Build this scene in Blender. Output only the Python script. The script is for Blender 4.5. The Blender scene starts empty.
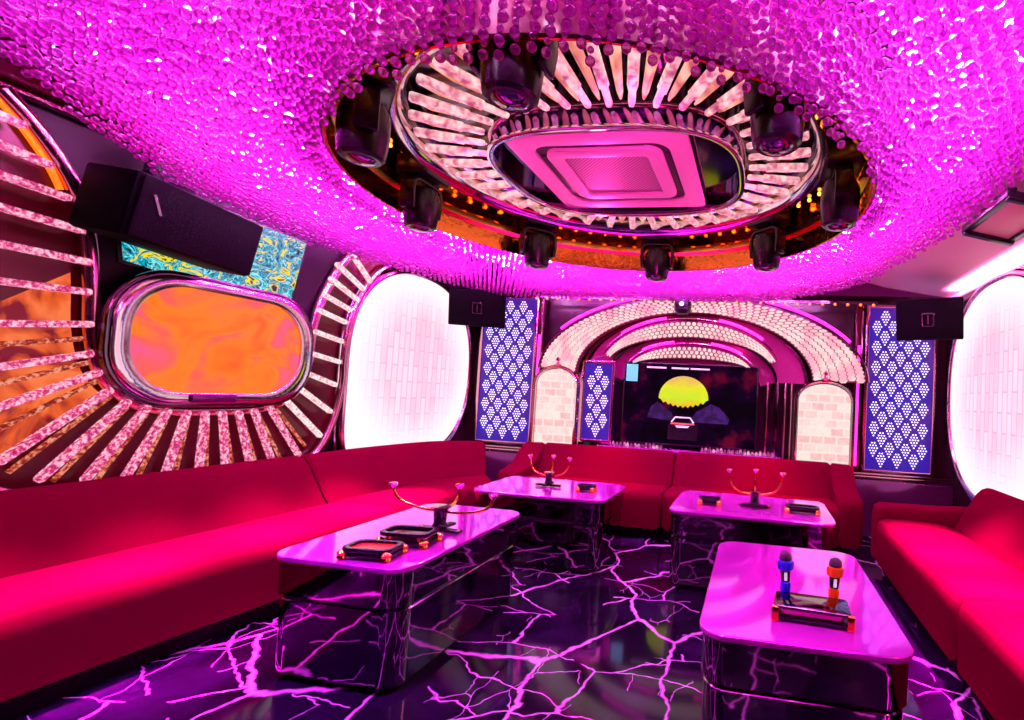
import bpy, math, random
import numpy as np
from mathutils import Vector, Matrix, Euler
random.seed(7)
rng = np.random.default_rng(7)
PI = math.pi
C = bpy.context.scene.collection
SC = bpy.context.scene

# ------------------------------------------------------------------ materials
def new_mat(name):
    m = bpy.data.materials.new(name); m.use_nodes = True
    nt = m.node_tree
    return m, nt, nt.nodes['Principled BSDF']

def mat(name, col, metal=0.0, rough=0.4, emit=None, es=0.0, spec=0.5, coat=0.0, trans=0.0, bump=0.0, bscale=60.0, vary=0.0):
    m, nt, b = new_mat(name)
    N, L = nt.nodes, nt.links
    b.inputs['Base Color'].default_value = (*col, 1)
    b.inputs['Metallic'].default_value = metal
    b.inputs['Roughness'].default_value = rough
    b.inputs['Specular IOR Level'].default_value = spec
    b.inputs['Coat Weight'].default_value = coat
    b.inputs['Transmission Weight'].default_value = trans
    if emit:
        b.inputs['Emission Color'].default_value = (*emit, 1)
        b.inputs['Emission Strength'].default_value = es
    tc = N.new('ShaderNodeTexCoord'); nz = N.new('ShaderNodeTexNoise')
    nz.inputs['Scale'].default_value = bscale
    L.new(tc.outputs['Object'], nz.inputs['Vector'])
    if bump > 0:
        bp = N.new('ShaderNodeBump'); bp.inputs['Strength'].default_value = bump; bp.inputs['Distance'].default_value = 0.01
        L.new(nz.outputs['Fac'], bp.inputs['Height']); L.new(bp.outputs['Normal'], b.inputs['Normal'])
    if vary > 0:
        mx = N.new('ShaderNodeMix'); mx.data_type = 'RGBA'
        mx.inputs['A'].default_value = (*[c * (1 - vary) for c in col], 1)
        mx.inputs['B'].default_value = (*[min(1, c * (1 + vary)) for c in col], 1)
        L.new(nz.outputs['Fac'], mx.inputs['Factor']); L.new(mx.outputs['Result'], b.inputs['Base Color'])
    return m

def math_node(nt, op, a=None, b=None):
    n = nt.nodes.new('ShaderNodeMath'); n.operation = op
    for i, v in enumerate((a, b)):
        if v is None: continue
        if isinstance(v, (int, float)): n.inputs[i].default_value = v
        else: nt.links.new(v, n.inputs[i])
    return n.outputs[0]

def ramp(nt, fac, stops):
    r = nt.nodes.new('ShaderNodeValToRGB')
    e = r.color_ramp.elements
    while len(e) < len(stops): e.new(0.5)
    for el, (p, c) in zip(e, stops): el.position = p; el.color = (*c, 1)
    nt.links.new(fac, r.inputs['Fac'])
    return r.outputs['Color']

def coords(nt, scale=(1, 1, 1), rot=(0, 0, 0)):
    tc = nt.nodes.new('ShaderNodeTexCoord'); mp = nt.nodes.new('ShaderNodeMapping')
    mp.inputs['Scale'].default_value = scale; mp.inputs['Rotation'].default_value = rot
    nt.links.new(tc.outputs['Object'], mp.inputs['Vector'])
    return mp.outputs['Vector']

def noise(nt, vec, scale, detail=2.0, rough=0.5, dist=0.0):
    n = nt.nodes.new('ShaderNodeTexNoise'); nt.links.new(vec, n.inputs['Vector'])
    n.inputs['Scale'].default_value = scale; n.inputs['Detail'].default_value = detail
    n.inputs['Roughness'].default_value = rough; n.inputs['Distortion'].default_value = dist
    return n

M = {}
M['black'] = mat('black_plastic', (.012, .010, .014), 0, .25, spec=.5, bump=.05, bscale=200)
M['black_matte'] = mat('black_matte', (.002, .001, .003), 0, .6, spec=.06, bump=.1, bscale=300)
M['dark_mirror'] = mat('dark_mirror', (.34, .28, .33), 1, .05)
M['deep_mirror'] = mat('deep_mirror', (.16, .11, .15), 1, .09)
M['chrome'] = mat('chrome', (.82, .76, .80), 1, .10)
M['purple_mirror'] = mat('purple_mirror', (.42, .16, .48), 1, .08, bump=.05, bscale=10)
M['rose_chrome'] = mat('rose_chrome', (.75, .35, .45), 1, .16)
M['gold'] = mat('gold', (1.0, .50, .08), 1, .18)
M['amber'] = mat('amber_mirror', (.75, .24, .04), 1, .12, bump=.25, bscale=22)
M['glass_top'] = mat('mirrored_glass_top', (.95, .05, .88), .5, .08, coat=.35)
M['leather'] = mat('red_leather', (.135, .0003, .018), 0, .55, spec=.0, bump=.10, bscale=260, vary=.12)
M['seam'] = mat('dark_seam', (.05, .0, .004), 0, .6)
M['plinth'] = mat('black_plinth', (.004, .002, .004), 0, .6, spec=.1)
M['dark_wall'] = mat('dark_lacquer', (.030, .008, .016), 0, .16, spec=.6, bump=.02, bscale=8)
M['satin_black'] = mat('satin_black_panel', (.02, .003, .016), 0, .42, spec=.22)
M['purple_gloss'] = mat('purple_lacquer', (.20, .02, .16), .6, .15)
M['ceiling'] = mat('ceiling_paint', (.008, .002, .006), 0, .5, spec=.2)
M['pink_plaster'] = mat('pink_plaster', (.85, .42, .62), 0, .5, vary=.04)
M['ac'] = mat('ac_plastic', (.80, .62, .72), 0, .38)
M['ac_dark'] = mat('ac_slot', (.05, .03, .04), 0, .5)
M['wall_dark_red'] = mat('dark_red_panel', (.10, .005, .012), .2, .2)
M['pink_arch'] = mat('pink_arch_panel', (.75, .06, .40), .35, .2)
M['tile_bed'] = mat('tile_bed', (.35, .05, .12), .2, .3)
M['red_led'] = mat('red_led', (1, .1, .02), 0, .3, (1, .10, .02), 5.0)
M['orange_led'] = mat('orange_led', (1, .3, .02), 0, .3, (1, .13, .0), 1.6)
M['ring_led'] = mat('amber_ring_led', (1, .4, .05), 0, .3, (1, .24, .02), 9.0)
M['magenta_led'] = mat('magenta_led', (1, .1, .7), 0, .3, (1, .02, .62), 2.2)
M['cove_led'] = mat('pink_cove_led', (1, .3, .6), 0, .3, (1, .25, .58), 1.6)
M['white_led'] = mat('white_led', (1, .9, .9), 0, .3, (1, .80, .86), 2.0)
M['blue_lens'] = mat('blue_lens', (.1, .1, 1), 0, .1, (.22, .25, 1), 6.0)
M['green_glint'] = mat('head_lens', (.03, .06, .06), 0, .03, spec=1.0, coat=1.0)
M['dot_led'] = mat('violet_dot_led', (.8, .7, 1), 0, .3, (.78, .66, 1), 2.2)
M['blue_plastic'] = mat('blue_silicone', (.02, .04, .85), 0, .45)
M['orange_plastic'] = mat('orange_silicone', (1.0, .36, .0), 0, .45)
M['mesh_grille'] = mat('mic_grille', (.10, .08, .10), .9, .35, bump=.6, bscale=500)
M['display'] = mat('mic_display', (.8, .8, .9), 0, .3, (.8, .75, .9), .5)
M['grille'] = mat('speaker_grille', (.003, .001, .004), 0, .6, spec=.08, bump=.5, bscale=400)
M['badge'] = mat('silver_badge', (.75, .62, .68), 1, .25)
M['cream'] = mat('cream_panel', (.9, .66, .55), 0, .4)
M['teal_glow'] = mat('teal_box', (.1, .6, .6), 0, .3, (.16, .62, .60), .8)
M['white_text'] = mat('screen_text', (.8, .8, .8), 0, .3, (.7, .62, .66), .8)
M['red_line'] = mat('screen_red', (.8, .1, .1), 0, .3, (.8, .12, .18), .8)

def m_floor():
    m, nt, b = new_mat('black_marble_floor')
    L = nt.links
    v = coords(nt)
    # bend the coordinates a little so the vein lines wander
    nz = noise(nt, v, 2.2, 4, .55)
    add = nt.nodes.new('ShaderNodeVectorMath'); add.operation = 'MULTIPLY_ADD'
    L.new(nz.outputs['Color'], add.inputs[0]); add.inputs[1].default_value = (.30, .30, 0); L.new(v, add.inputs[2])
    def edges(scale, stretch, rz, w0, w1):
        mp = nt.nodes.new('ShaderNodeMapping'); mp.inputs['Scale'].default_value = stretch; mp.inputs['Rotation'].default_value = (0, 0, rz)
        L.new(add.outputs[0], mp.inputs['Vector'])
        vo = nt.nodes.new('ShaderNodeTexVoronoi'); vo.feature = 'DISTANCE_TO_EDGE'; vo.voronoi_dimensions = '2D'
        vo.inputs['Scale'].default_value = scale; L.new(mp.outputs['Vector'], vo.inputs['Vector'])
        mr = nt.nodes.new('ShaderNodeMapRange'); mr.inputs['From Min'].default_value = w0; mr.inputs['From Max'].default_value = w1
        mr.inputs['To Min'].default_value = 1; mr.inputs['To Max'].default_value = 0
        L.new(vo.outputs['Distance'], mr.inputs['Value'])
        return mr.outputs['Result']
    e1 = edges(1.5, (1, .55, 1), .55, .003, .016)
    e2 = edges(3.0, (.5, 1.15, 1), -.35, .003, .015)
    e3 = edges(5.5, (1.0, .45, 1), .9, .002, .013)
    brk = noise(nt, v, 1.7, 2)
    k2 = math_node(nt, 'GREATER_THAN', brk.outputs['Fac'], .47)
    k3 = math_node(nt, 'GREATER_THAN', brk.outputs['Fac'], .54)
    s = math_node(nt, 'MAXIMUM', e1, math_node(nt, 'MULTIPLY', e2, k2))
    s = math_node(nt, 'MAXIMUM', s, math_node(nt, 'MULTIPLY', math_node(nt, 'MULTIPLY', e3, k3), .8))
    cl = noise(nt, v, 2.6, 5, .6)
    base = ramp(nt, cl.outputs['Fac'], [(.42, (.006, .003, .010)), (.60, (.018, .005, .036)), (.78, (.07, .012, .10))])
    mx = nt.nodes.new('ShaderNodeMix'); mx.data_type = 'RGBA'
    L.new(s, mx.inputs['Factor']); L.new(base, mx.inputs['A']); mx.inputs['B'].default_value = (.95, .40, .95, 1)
    L.new(mx.outputs['Result'], b.inputs['Base Color'])
    b.inputs['Roughness'].default_value = .07
    b.inputs['Specular IOR Level'].default_value = .45
    return m
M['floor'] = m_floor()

def m_panel():
    # backlit ceiling panel: magenta LED wash with clusters of white LED points
    m, nt, b = new_mat('led_ceiling_panel')
    L = nt.links; v = coords(nt)
    vo = nt.nodes.new('ShaderNodeTexVoronoi'); vo.inputs['Scale'].default_value = 15; vo.voronoi_dimensions = '2D'; L.new(v, vo.inputs['Vector'])
    dots = math_node(nt, 'LESS_THAN', vo.outputs['Distance'], .26)
    cl = noise(nt, v, 2.3, 2)
    k = math_node(nt, 'GREATER_THAN', cl.outputs['Fac'], .50)
    dots = math_node(nt, 'MULTIPLY', dots, k)
    w = noise(nt, v, .8, 2)
    col = ramp(nt, w.outputs['Fac'], [(.35, (1.0, .0, .62)), (.60, (.85, .0, 1.0))])
    mx = nt.nodes.new('ShaderNodeMix'); mx.data_type = 'RGBA'
    L.new(dots, mx.inputs['Factor']); L.new(col, mx.inputs['A']); mx.inputs['B'].default_value = (1, .5, 1, 1)
    L.new(mx.outputs['Result'], b.inputs['Emission Color'])
    st = math_node(nt, 'MULTIPLY_ADD', dots, 90.0)
    st.node.inputs[2].default_value = 11.0
    L.new(st, b.inputs['Emission Strength'])
    b.inputs['Base Color'].default_value = (.6, .1, .5, 1)
    return m
M['panel'] = m_panel()

def m_bead():
    m = bpy.data.materials.new('crystal_bead'); m.use_nodes = True
    nt = m.node_tree; N, L = nt.nodes, nt.links
    N.remove(N['Principled BSDF'])
    out = N['Material Output']
    tr = N.new('ShaderNodeBsdfTranslucent'); tr.inputs['Color'].default_value = (.98, .22, .95, 1)  # clear beads; the magenta light is put into their tint
    gl = N.new('ShaderNodeBsdfGlossy'); gl.inputs['Color'].default_value = (1, .30, .95, 1); gl.inputs['Roughness'].default_value = .12
    rf = N.new('ShaderNodeBsdfRefraction'); rf.inputs['Color'].default_value = (1, .6, .98, 1); rf.inputs['Roughness'].default_value = .03; rf.inputs['IOR'].default_value = 1.45
    lw = N.new('ShaderNodeLayerWeight'); lw.inputs['Blend'].default_value = .42
    a = N.new('ShaderNodeMixShader'); a.inputs[0].default_value = .72; L.new(tr.outputs[0], a.inputs[1]); L.new(rf.outputs[0], a.inputs[2])
    c = N.new('ShaderNodeMixShader'); L.new(lw.outputs['Fresnel'], c.inputs[0]); L.new(a.outputs[0], c.inputs[1]); L.new(gl.outputs[0], c.inputs[2])
    L.new(c.outputs[0], out.inputs['Surface'])
    return m
M['bead'] = m_bead()

def m_emit_tex(name, build, strength=1.0, rough=.3):
    m, nt, b = new_mat(name)
    col = build(nt)
    nt.links.new(col, b.inputs['Emission Color']); b.inputs['Emission Strength'].default_value = strength
    b.inputs['Base Color'].default_value = (.02, .02, .02, 1); b.inputs['Specular IOR Level'].default_value = .25; b.inputs['Roughness'].default_value = rough
    return m

def lightbox(nt):
    # object space: y along the wall, z up
    v = coords(nt, (1, 1, 1), (0, PI / 2, PI / 2))
    sep = nt.nodes.new('ShaderNodeSeparateXYZ'); tc = nt.nodes.new('ShaderNodeTexCoord'); nt.links.new(tc.outputs['Object'], sep.inputs[0])
    cmb = nt.nodes.new('ShaderNodeCombineXYZ'); nt.links.new(sep.outputs['Z'], cmb.inputs['X']); nt.links.new(sep.outputs['Y'], cmb.inputs['Y'])
    br = nt.nodes.new('ShaderNodeTexBrick'); nt.links.new(cmb.outputs[0], br.inputs['Vector'])
    br.inputs['Color1'].default_value = (1, .48, .62, 1); br.inputs['Color2'].default_value = (1, .62, .74, 1); br.inputs['Mortar'].default_value = (1, .38, .54, 1)
    br.inputs['Scale'].default_value = 1; br.inputs['Mortar Size'].default_value = .008; br.inputs['Mortar Smooth'].default_value = .5
    br.inputs['Brick Width'].default_value = .32; br.inputs['Row Height'].default_value = .075
    ln = nt.nodes.new('ShaderNodeVectorMath'); ln.operation = 'LENGTH'; nt.links.new(tc.outputs['Object'], ln.inputs[0])
    mr = nt.nodes.new('ShaderNodeMapRange'); mr.inputs['From Min'].default_value = .45; mr.inputs['From Max'].default_value = .85; nt.links.new(ln.outputs['Value'], mr.inputs['Value'])
    mx = nt.nodes.new('ShaderNodeMix'); mx.data_type = 'RGBA'
    nt.links.new(mr.outputs['Result'], mx.inputs['Factor']); nt.links.new(br.outputs['Color'], mx.inputs['A']); mx.inputs['B'].default_value = (1, .80, .86, 1)
    return mx.outputs['Result']
M['lightbox'] = m_emit_tex('lightbox_diffuser', lightbox, 1.25)

def bricks(nt):
    sep = nt.nodes.new('ShaderNodeSeparateXYZ'); tc = nt.nodes.new('ShaderNodeTexCoord'); nt.links.new(tc.outputs['Object'], sep.inputs[0])
    cmb = nt.nodes.new('ShaderNodeCombineXYZ'); nt.links.new(sep.outputs['X'], cmb.inputs['X']); nt.links.new(sep.outputs['Z'], cmb.inputs['Y'])
    br = nt.nodes.new('ShaderNodeTexBrick'); nt.links.new(cmb.outputs[0], br.inputs['Vector'])
    br.inputs['Color1'].default_value = (1, .24, .28, 1); br.inputs['Color2'].default_value = (1, .78, .70, 1); br.inputs['Mortar'].default_value = (1, .76, .70, 1)
    br.inputs['Scale'].default_value = 1; br.inputs['Mortar Size'].default_value = .016; br.inputs['Mortar Smooth'].default_value = 1.0
    br.inputs['Brick Width'].default_value = .13; br.inputs['Row Height'].default_value = .085; br.inputs['Bias'].default_value = .0
    nz = noise(nt, cmb.outputs[0], 16, 2)
    mx = nt.nodes.new('ShaderNodeMix'); mx.data_type = 'RGBA'; mx.inputs['B'].default_value = (1, .93, .86, 1)
    nt.links.new(math_node(nt, 'MULTIPLY', nz.outputs['Fac'], .8), mx.inputs['Factor']); nt.links.new(br.outputs['Color'], mx.inputs['A'])
    return mx.outputs['Result']
M['bricks'] = m_emit_tex('crystal_bricks', bricks, 1.0)

def tiles(nt):
    v = coords(nt); nz = noise(nt, v, 4.5, 2)
    return ramp(nt, nz.outputs['Fac'], [(.38, (1, .46, .56)), (.55, (1, .80, .74)), (.68, (1, .54, .64))])
M['tiles'] = m_emit_tex('crystal_tiles', tiles, .95)

def violet(nt):
    v = coords(nt); nz = noise(nt, v, 2.0, 2)
    return ramp(nt, nz.outputs['Fac'], [(.35, (.04, .01, .75)), (.55, (.08, .01, .55)), (.7, (.22, .03, .50))])
M['violet'] = m_emit_tex('violet_backlight', violet, .55)

def orange_screen(nt):
    v = coords(nt, (1, 1, 1.4)); nz = noise(nt, v, 2.3, 2, .5, 1.2)
    return ramp(nt, nz.outputs['Fac'], [(.34, (1, .12, .0)), (.50, (1, .22, .0)), (.60, (1, .12, .07)), (.72, (.95, .10, .28))])
M['orange_screen'] = m_emit_tex('orange_screen', orange_screen, 1.0, .15)

def led_wall(nt):
    v = coords(nt, (1, 1, 1.3))
    nz = noise(nt, v, 8, 2, .6, 1.6)
    return ramp(nt, nz.outputs['Fac'], [(.34, (.0, .01, .02)), (.39, (.0, .52, .75)), (.44, (.0, .01, .02)), (.475, (.0, .60, .75)), (.505, (.3, .95, .95)), (.535, (.0, .01, .02)), (.565, (.0, .45, .62)), (.60, (1, .75, .0)), (.66, (1, .8, .0)), (.70, (.0, .02, .02))])
M['led_wall'] = m_emit_tex('teal_led_picture', led_wall, 1.0, .2)

def rod_emit(c1, c2, c3):
    def f(nt):
        v = coords(nt); nz = noise(nt, v, 55, 3, .6)
        return ramp(nt, nz.outputs['Fac'], [(.40, c1), (.50, c2), (.60, c3)])
    return f
M['rod_pink'] = m_emit_tex('pink_bubble_acrylic', rod_emit((.55, .01, .12), (1, .16, .38), (1, .62, .74)), .95, .12)
M['rod_white'] = m_emit_tex('white_bubble_acrylic', rod_emit((.9, .30, .36), (1, .74, .76), (1, .92, .9)), 1.0, .12)
M['rod_reflection'] = m_emit_tex('orange_rod_reflection', rod_emit((.22, .01, .01), (.75, .09, .03), (1, .40, .25)), .8, .12)  # orange reflected rods, painted as a glow
M['orange_reflection'] = m_emit_tex('orange_reflection', lambda nt: ramp(nt, noise(nt, coords(nt), 5, 3, .5, 1).outputs['Fac'], [(.40, (.22, .0, .01)), (.52, (.8, .10, .01)), (.66, (1, .20, .05))]), .95, .12)  # orange reflection painted as a glowing colour

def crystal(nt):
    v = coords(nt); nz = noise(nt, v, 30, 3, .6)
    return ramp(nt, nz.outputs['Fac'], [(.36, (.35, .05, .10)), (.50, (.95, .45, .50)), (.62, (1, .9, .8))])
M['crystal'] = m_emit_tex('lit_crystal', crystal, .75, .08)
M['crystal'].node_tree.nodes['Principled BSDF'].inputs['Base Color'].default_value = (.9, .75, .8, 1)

M['pink_crystal'] = m_emit_tex('pink_crystal', lambda nt: ramp(nt, noise(nt, coords(nt), 14, 2).outputs['Fac'], [(.4, (.35, .01, .15)), (.55, (.8, .12, .45)), (.68, (1, .55, .7))]), .8, .1)

M['warm_crystal'] = m_emit_tex('warm_crystal', lambda nt: ramp(nt, noise(nt, coords(nt), 12, 2).outputs['Fac'], [(.38, (.30, .02, .04)), (.52, (.75, .30, .10)), (.66, (1, .62, .45))]), .7, .06)
M['warm_crystal'].node_tree.nodes['Principled BSDF'].inputs['Base Color'].default_value = (.9, .7, .6, 1)

def sun(nt):
    tc = nt.nodes.new('ShaderNodeTexCoord'); sep = nt.nodes.new('ShaderNodeSeparateXYZ'); nt.links.new(tc.outputs['Object'], sep.inputs[0])
    nz = noise(nt, tc.outputs['Object'], 7, 2)
    f = math_node(nt, 'ADD', math_node(nt, 'MULTIPLY', sep.outputs['Z'], 2.6), math_node(nt, 'MULTIPLY', nz.outputs['Fac'], .45))
    return ramp(nt, f, [(.0, (.95, .42, .0)), (.25, (.62, .85, .0)), (.55, (.80, .80, .0)), (.8, (.85, .45, .08)), (1.0, (.85, .80, .35))])
M['sun'] = m_emit_tex('screen_sunset', sun, 1.0)
def tvbg(nt):
    tc = nt.nodes.new('ShaderNodeTexCoord'); nz = noise(nt, tc.outputs['Object'], 3.4, 3)
    return ramp(nt, nz.outputs['Fac'], [(.42, (.002, .001, .004)), (.56, (.012, .001, .022)), (.68, (.22, .004, .035))])
M['tvbg'] = m_emit_tex('screen_night', tvbg, .6, .5); M['tvbg'].node_tree.nodes['Principled BSDF'].inputs['Base Color'].default_value = (.002, .001, .002, 1); M['tvbg'].node_tree.nodes['Principled BSDF'].inputs['Specular IOR Level'].default_value = .0
M['hill'] = m_emit_tex('screen_hills', lambda nt: ramp(nt, noise(nt, coords(nt), 14, 2).outputs['Fac'], [(.4, (.01, .003, .05)), (.6, (.05, .01, .20))]), .8, .1)

def m_acgrille():
    m, nt, b = new_mat('ac_grille')
    v = coords(nt)
    ch = nt.nodes.new('ShaderNodeTexChecker'); ch.inputs['Scale'].default_value = 95; nt.links.new(v, ch.inputs['Vector'])
    ch.inputs['Color1'].default_value = (.62, .40, .52, 1); ch.inputs['Color2'].default_value = (.20, .10, .15, 1)
    nt.links.new(ch.outputs['Color'], b.inputs['Base Color']); b.inputs['Roughness'].default_value = .5
    return m
M['acgrille'] = m_acgrille()

# ------------------------------------------------------------------ mesh builder
class MB:
    def __init__(s): s.v = []; s.f = []
    def add(s, vs, fs):
        o = len(s.v); s.v += [tuple(p) for p in vs]; s.f += [tuple(i + o for i in f) for f in fs]; return s
    def box(s, c, d, rz=0.0, rot=None):
        R = rot or Matrix.Rotation(rz, 3, 'Z')
        vs = []
        for z in (-.5, .5):
            for y in (-.5, .5):
                for x in (-.5, .5):
                    vs.append(Vector(c) + R @ Vector((x * d[0], y * d[1], z * d[2])))
        return s.add(vs, [(0, 2, 3, 1), (4, 5, 7, 6), (0, 1, 5, 4), (2, 6, 7, 3), (0, 4, 6, 2), (1, 3, 7, 5)])
    def loft(s, rings, closed=True, caps=True, loop=False):
        n = len(rings[0]); vs = [p for r in rings for p in r]; fs = []
        K = len(rings)
        for k in range(K if loop else K - 1):
            a, b = k * n, ((k + 1) % K) * n
            for i in range(n if closed else n - 1):
                j = (i + 1) % n
                fs.append((a + i, a + j, b + j, b + i))
        if caps and not loop:
            fs.append(tuple(reversed(range(n)))); fs.append(tuple((K - 1) * n + i for i in range(n)))
        return s.add(vs, fs)
    def tube(s, pts, r, n=8, closed=False, up=(0, 0, 1)):
        P = [Vector(p) for p in pts]; K = len(P); rings = []
        prev = None
        for k in range(K):
            if closed: t = P[(k + 1) % K] - P[k - 1]
            else: t = P[min(k + 1, K - 1)] - P[max(k - 1, 0)]
            t.normalize()
            u = prev if prev else Vector(up)
            a = u - t * u.dot(t)
            if a.length < 1e-4: a = t.orthogonal()
            a.normalize(); b = t.cross(a); prev = a
            rr = r[k] if isinstance(r, (list, tuple)) else r
            rings.append([P[k] + (a * math.cos(2 * PI * i / n) + b * math.sin(2 * PI * i / n)) * rr for i in range(n)])
        return s.loft(rings, True, True, closed)
    def lathe(s, prof, c=(0, 0, 0), n=24, rot=None):
        c = Vector(c); rings = []
        for (r, z) in prof:
            rg = [Vector((r * math.cos(2 * PI * i / n), r * math.sin(2 * PI * i / n), z)) for i in range(n)]
            rings.append([c + (rot @ p if rot else p) for p in rg])
        return s.loft(rings)
    def annulus(s, c, prof, n=96):
        # closed profile [(r,z)...] revolved round a centre
        c = Vector(c); rings = []
        for i in range(n):
            a = 2 * PI * i / n
            rings.append([c + Vector((r * math.cos(a), r * math.sin(a), z)) for r, z in prof])
        return s.loft(rings, True, False, True)
    def prism(s, poly, lo, hi, axis='z'):
        def P(p, h):
            return {'z': (p[0], p[1], h), 'y': (p[0], h, p[1]), 'x': (h, p[0], p[1])}[axis]
        return s.loft([[P(p, lo) for p in poly], [P(p, hi) for p in poly]])
    def band(s, outer, inner, lo, hi, axis='z', closed=True):
        # solid between two matching outlines
        def P(p, h):
            return {'z': (p[0], p[1], h), 'y': (p[0], h, p[1]), 'x': (h, p[0], p[1])}[axis]
        rings = [[P(o, lo), P(o, hi), P(i, hi), P(i, lo)] for o, i in zip(outer, inner)]
        return s.loft(rings, True, not closed, closed)
    def sphere(s, c, r, n=10, m=6, sc=(1, 1, 1)):
        prof = [(max(1e-4, r * math.sin(PI * k / m)), -r * math.cos(PI * k / m)) for k in range(m + 1)]
        c = Vector(c)
        return s.loft([[c + Vector((q * math.cos(2 * PI * i / n) * sc[0], q * math.sin(2 * PI * i / n) * sc[1], z * sc[2])) for i in range(n)] for q, z in prof])
    def build(s, name, m, parent=None, world=False, bevel=0.0, smooth=35, seg=2, fix=True):
        off = parent.location if (parent is not None and world) else Vector((0, 0, 0))
        if parent is not None and world and parent.parent is not None: off = off + parent.parent.location
        me = bpy.data.meshes.new(name)
        me.from_pydata([(p[0] - off[0], p[1] - off[1], p[2] - off[2]) for p in s.v], [], s.f)
        if fix:
            import bmesh
            bm = bmesh.new(); bm.from_mesh(me)
            bmesh.ops.recalc_face_normals(bm, faces=bm.faces)
            if bevel > 0:
                ed = [e for e in bm.edges if len(e.link_faces) == 2 and e.calc_face_angle(0) > .6]
                bmesh.ops.bevel(bm, geom=ed, offset=bevel, segments=seg, profile=.5, affect='EDGES', clamp_overlap=True)
            bm.to_mesh(me); bm.free()
        if smooth:
            me.shade_smooth(); me.set_sharp_from_angle(angle=math.radians(smooth))
        me.materials.append(m if not isinstance(m, str) else M[m])
        o = bpy.data.objects.new(name, me); C.objects.link(o)
        if parent is not None: o.parent = parent
        return o

def tag(o, label=None, cat=None, group=None, kind=None):
    if label: o['label'] = label
    if cat: o['category'] = cat
    if group: o['group'] = group
    if kind: o['kind'] = kind
    return o

def thing(name, label, cat, loc=(0, 0, 0), rz=0.0, group=None):
    o = bpy.data.objects.new(name, None); C.objects.link(o)
    o.empty_display_size = .05
    o.location = loc; o.rotation_euler = (0, 0, rz)
    return tag(o, label, cat, group)

def dup(root, loc, rz, label, group=None, scale=None):
    r = root.copy(); C.objects.link(r); r.location = loc; r.rotation_euler = (0, 0, rz); r['label'] = label
    if group: r['group'] = group
    if scale: r.scale = scale
    for ch in list(root.children):
        c = ch.copy(); C.objects.link(c); c.parent = r
        for g in ch.children:
            d = g.copy(); C.objects.link(d); d.parent = c
    return r

def rrect(x0, x1, y0, y1, r, n=6):
    out = []
    for cx, cy, a0 in ((x1 - r, y1 - r, 0), (x0 + r, y1 - r, 90), (x0 + r, y0 + r, 180), (x1 - r, y0 + r, 270)):
        for k in range(n + 1):
            a = math.radians(a0 + 90 * k / n); out.append((cx + r * math.cos(a), cy + r * math.sin(a)))
    return out

def superell(cx, cy, rx, ry, e=2.4, n=64):
    out = []
    for k in range(n):
        a = 2 * PI * k / n; c, s_ = math.cos(a), math.sin(a)
        out.append((cx + rx * math.copysign(abs(c) ** (2 / e), c), cy + ry * math.copysign(abs(s_) ** (2 / e), s_)))
    return out

def smooth_path(pts, n=8):
    P = [Vector(p) for p in pts]; out = []
    for i in range(len(P) - 1):
        p0, p1, p2, p3 = P[max(i - 1, 0)], P[i], P[i + 1], P[min(i + 2, len(P) - 1)]
        for k in range(n):
            t = k / n
            out.append(.5 * ((2 * p1) + (p2 - p0) * t + (2 * p0 - 5 * p1 + 4 * p2 - p3) * t * t + (3 * p1 - p0 - 3 * p2 + p3) * t ** 3))
    out.append(P[-1]); return out

def struct(name, mb, m, bevel=0, smooth=30):
    o = mb.build(name, m, None, bevel=bevel, smooth=smooth); o['kind'] = 'structure'; return o

# ------------------------------------------------------------------ camera
cam_d = bpy.data.cameras.new('camera'); cam = bpy.data.objects.new('camera', cam_d); C.objects.link(cam)
SC.camera = cam
FPX, PPX, PPY, ROLL = 500.0, 672.0, 376.0, .046
Yc = Vector((755 - PPX, 400 - PPY, FPX)).normalized()
u = Vector((math.sin(ROLL), -math.cos(ROLL), 0)); Zc = (u - Yc * u.dot(Yc)).normalized(); Xc = Yc.cross(Zc)
R = Matrix((Xc, Yc, Zc))                       # rows: world axes; R @ camvec = world vector
right, down, fwd = R @ Vector((1, 0, 0)), R @ Vector((0, 1, 0)), R @ Vector((0, 0, 1))
mw = Matrix((right, -down, -fwd)).transposed().to_4x4(); mw.translation = (0, 0, 1.3)
cam.matrix_world = mw
cam_d.sensor_width = 36; cam_d.sensor_fit = 'HORIZONTAL'; cam_d.lens = FPX * 36 / 1024
cam_d.shift_x = (512 - PPX) / 1024; cam_d.shift_y = (PPY - 360) / 1024
cam_d.clip_start = .05

# ------------------------------------------------------------------ room shell
XL, XR, YF, YB, ZC = -3.45, 1.95, -1.6, 5.62, 2.74
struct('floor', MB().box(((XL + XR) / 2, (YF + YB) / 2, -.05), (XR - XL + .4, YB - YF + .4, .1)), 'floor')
struct('ceiling', MB().box(((XL + XR) / 2, (YF + YB) / 2, ZC + .05), (XR - XL + .4, YB - YF + .4, .1)), 'ceiling')
struct('wall_left', MB().box((XL - .05, (YF + YB) / 2, ZC / 2), (.1, YB - YF + .4, ZC)), 'dark_wall')
struct('wall_right', MB().box((XR + .05, (YF + YB) / 2, ZC / 2), (.1, YB - YF + .4, ZC)), 'dark_wall')
struct('wall_back', MB().box(((XL + XR) / 2, YB + .05, ZC / 2), (XR - XL + .4, .1, ZC)), 'dark_wall')
struct('wall_front', MB().box(((XL + XR) / 2, YF - .05, ZC / 2), (XR - XL + .4, .1, ZC)), 'dark_wall')
# pink plaster cove along the right side of the ceiling
cv = [(1.06, 2.60), (1.25, 2.545), (1.50, 2.50), (1.75, 2.46), (XR, 2.44), (XR, ZC - .005), (1.06, ZC - .005)]
struct('trim_1', MB().prism(cv, YF + .01, YB - .01, 'y'), 'pink_plaster')
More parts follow.
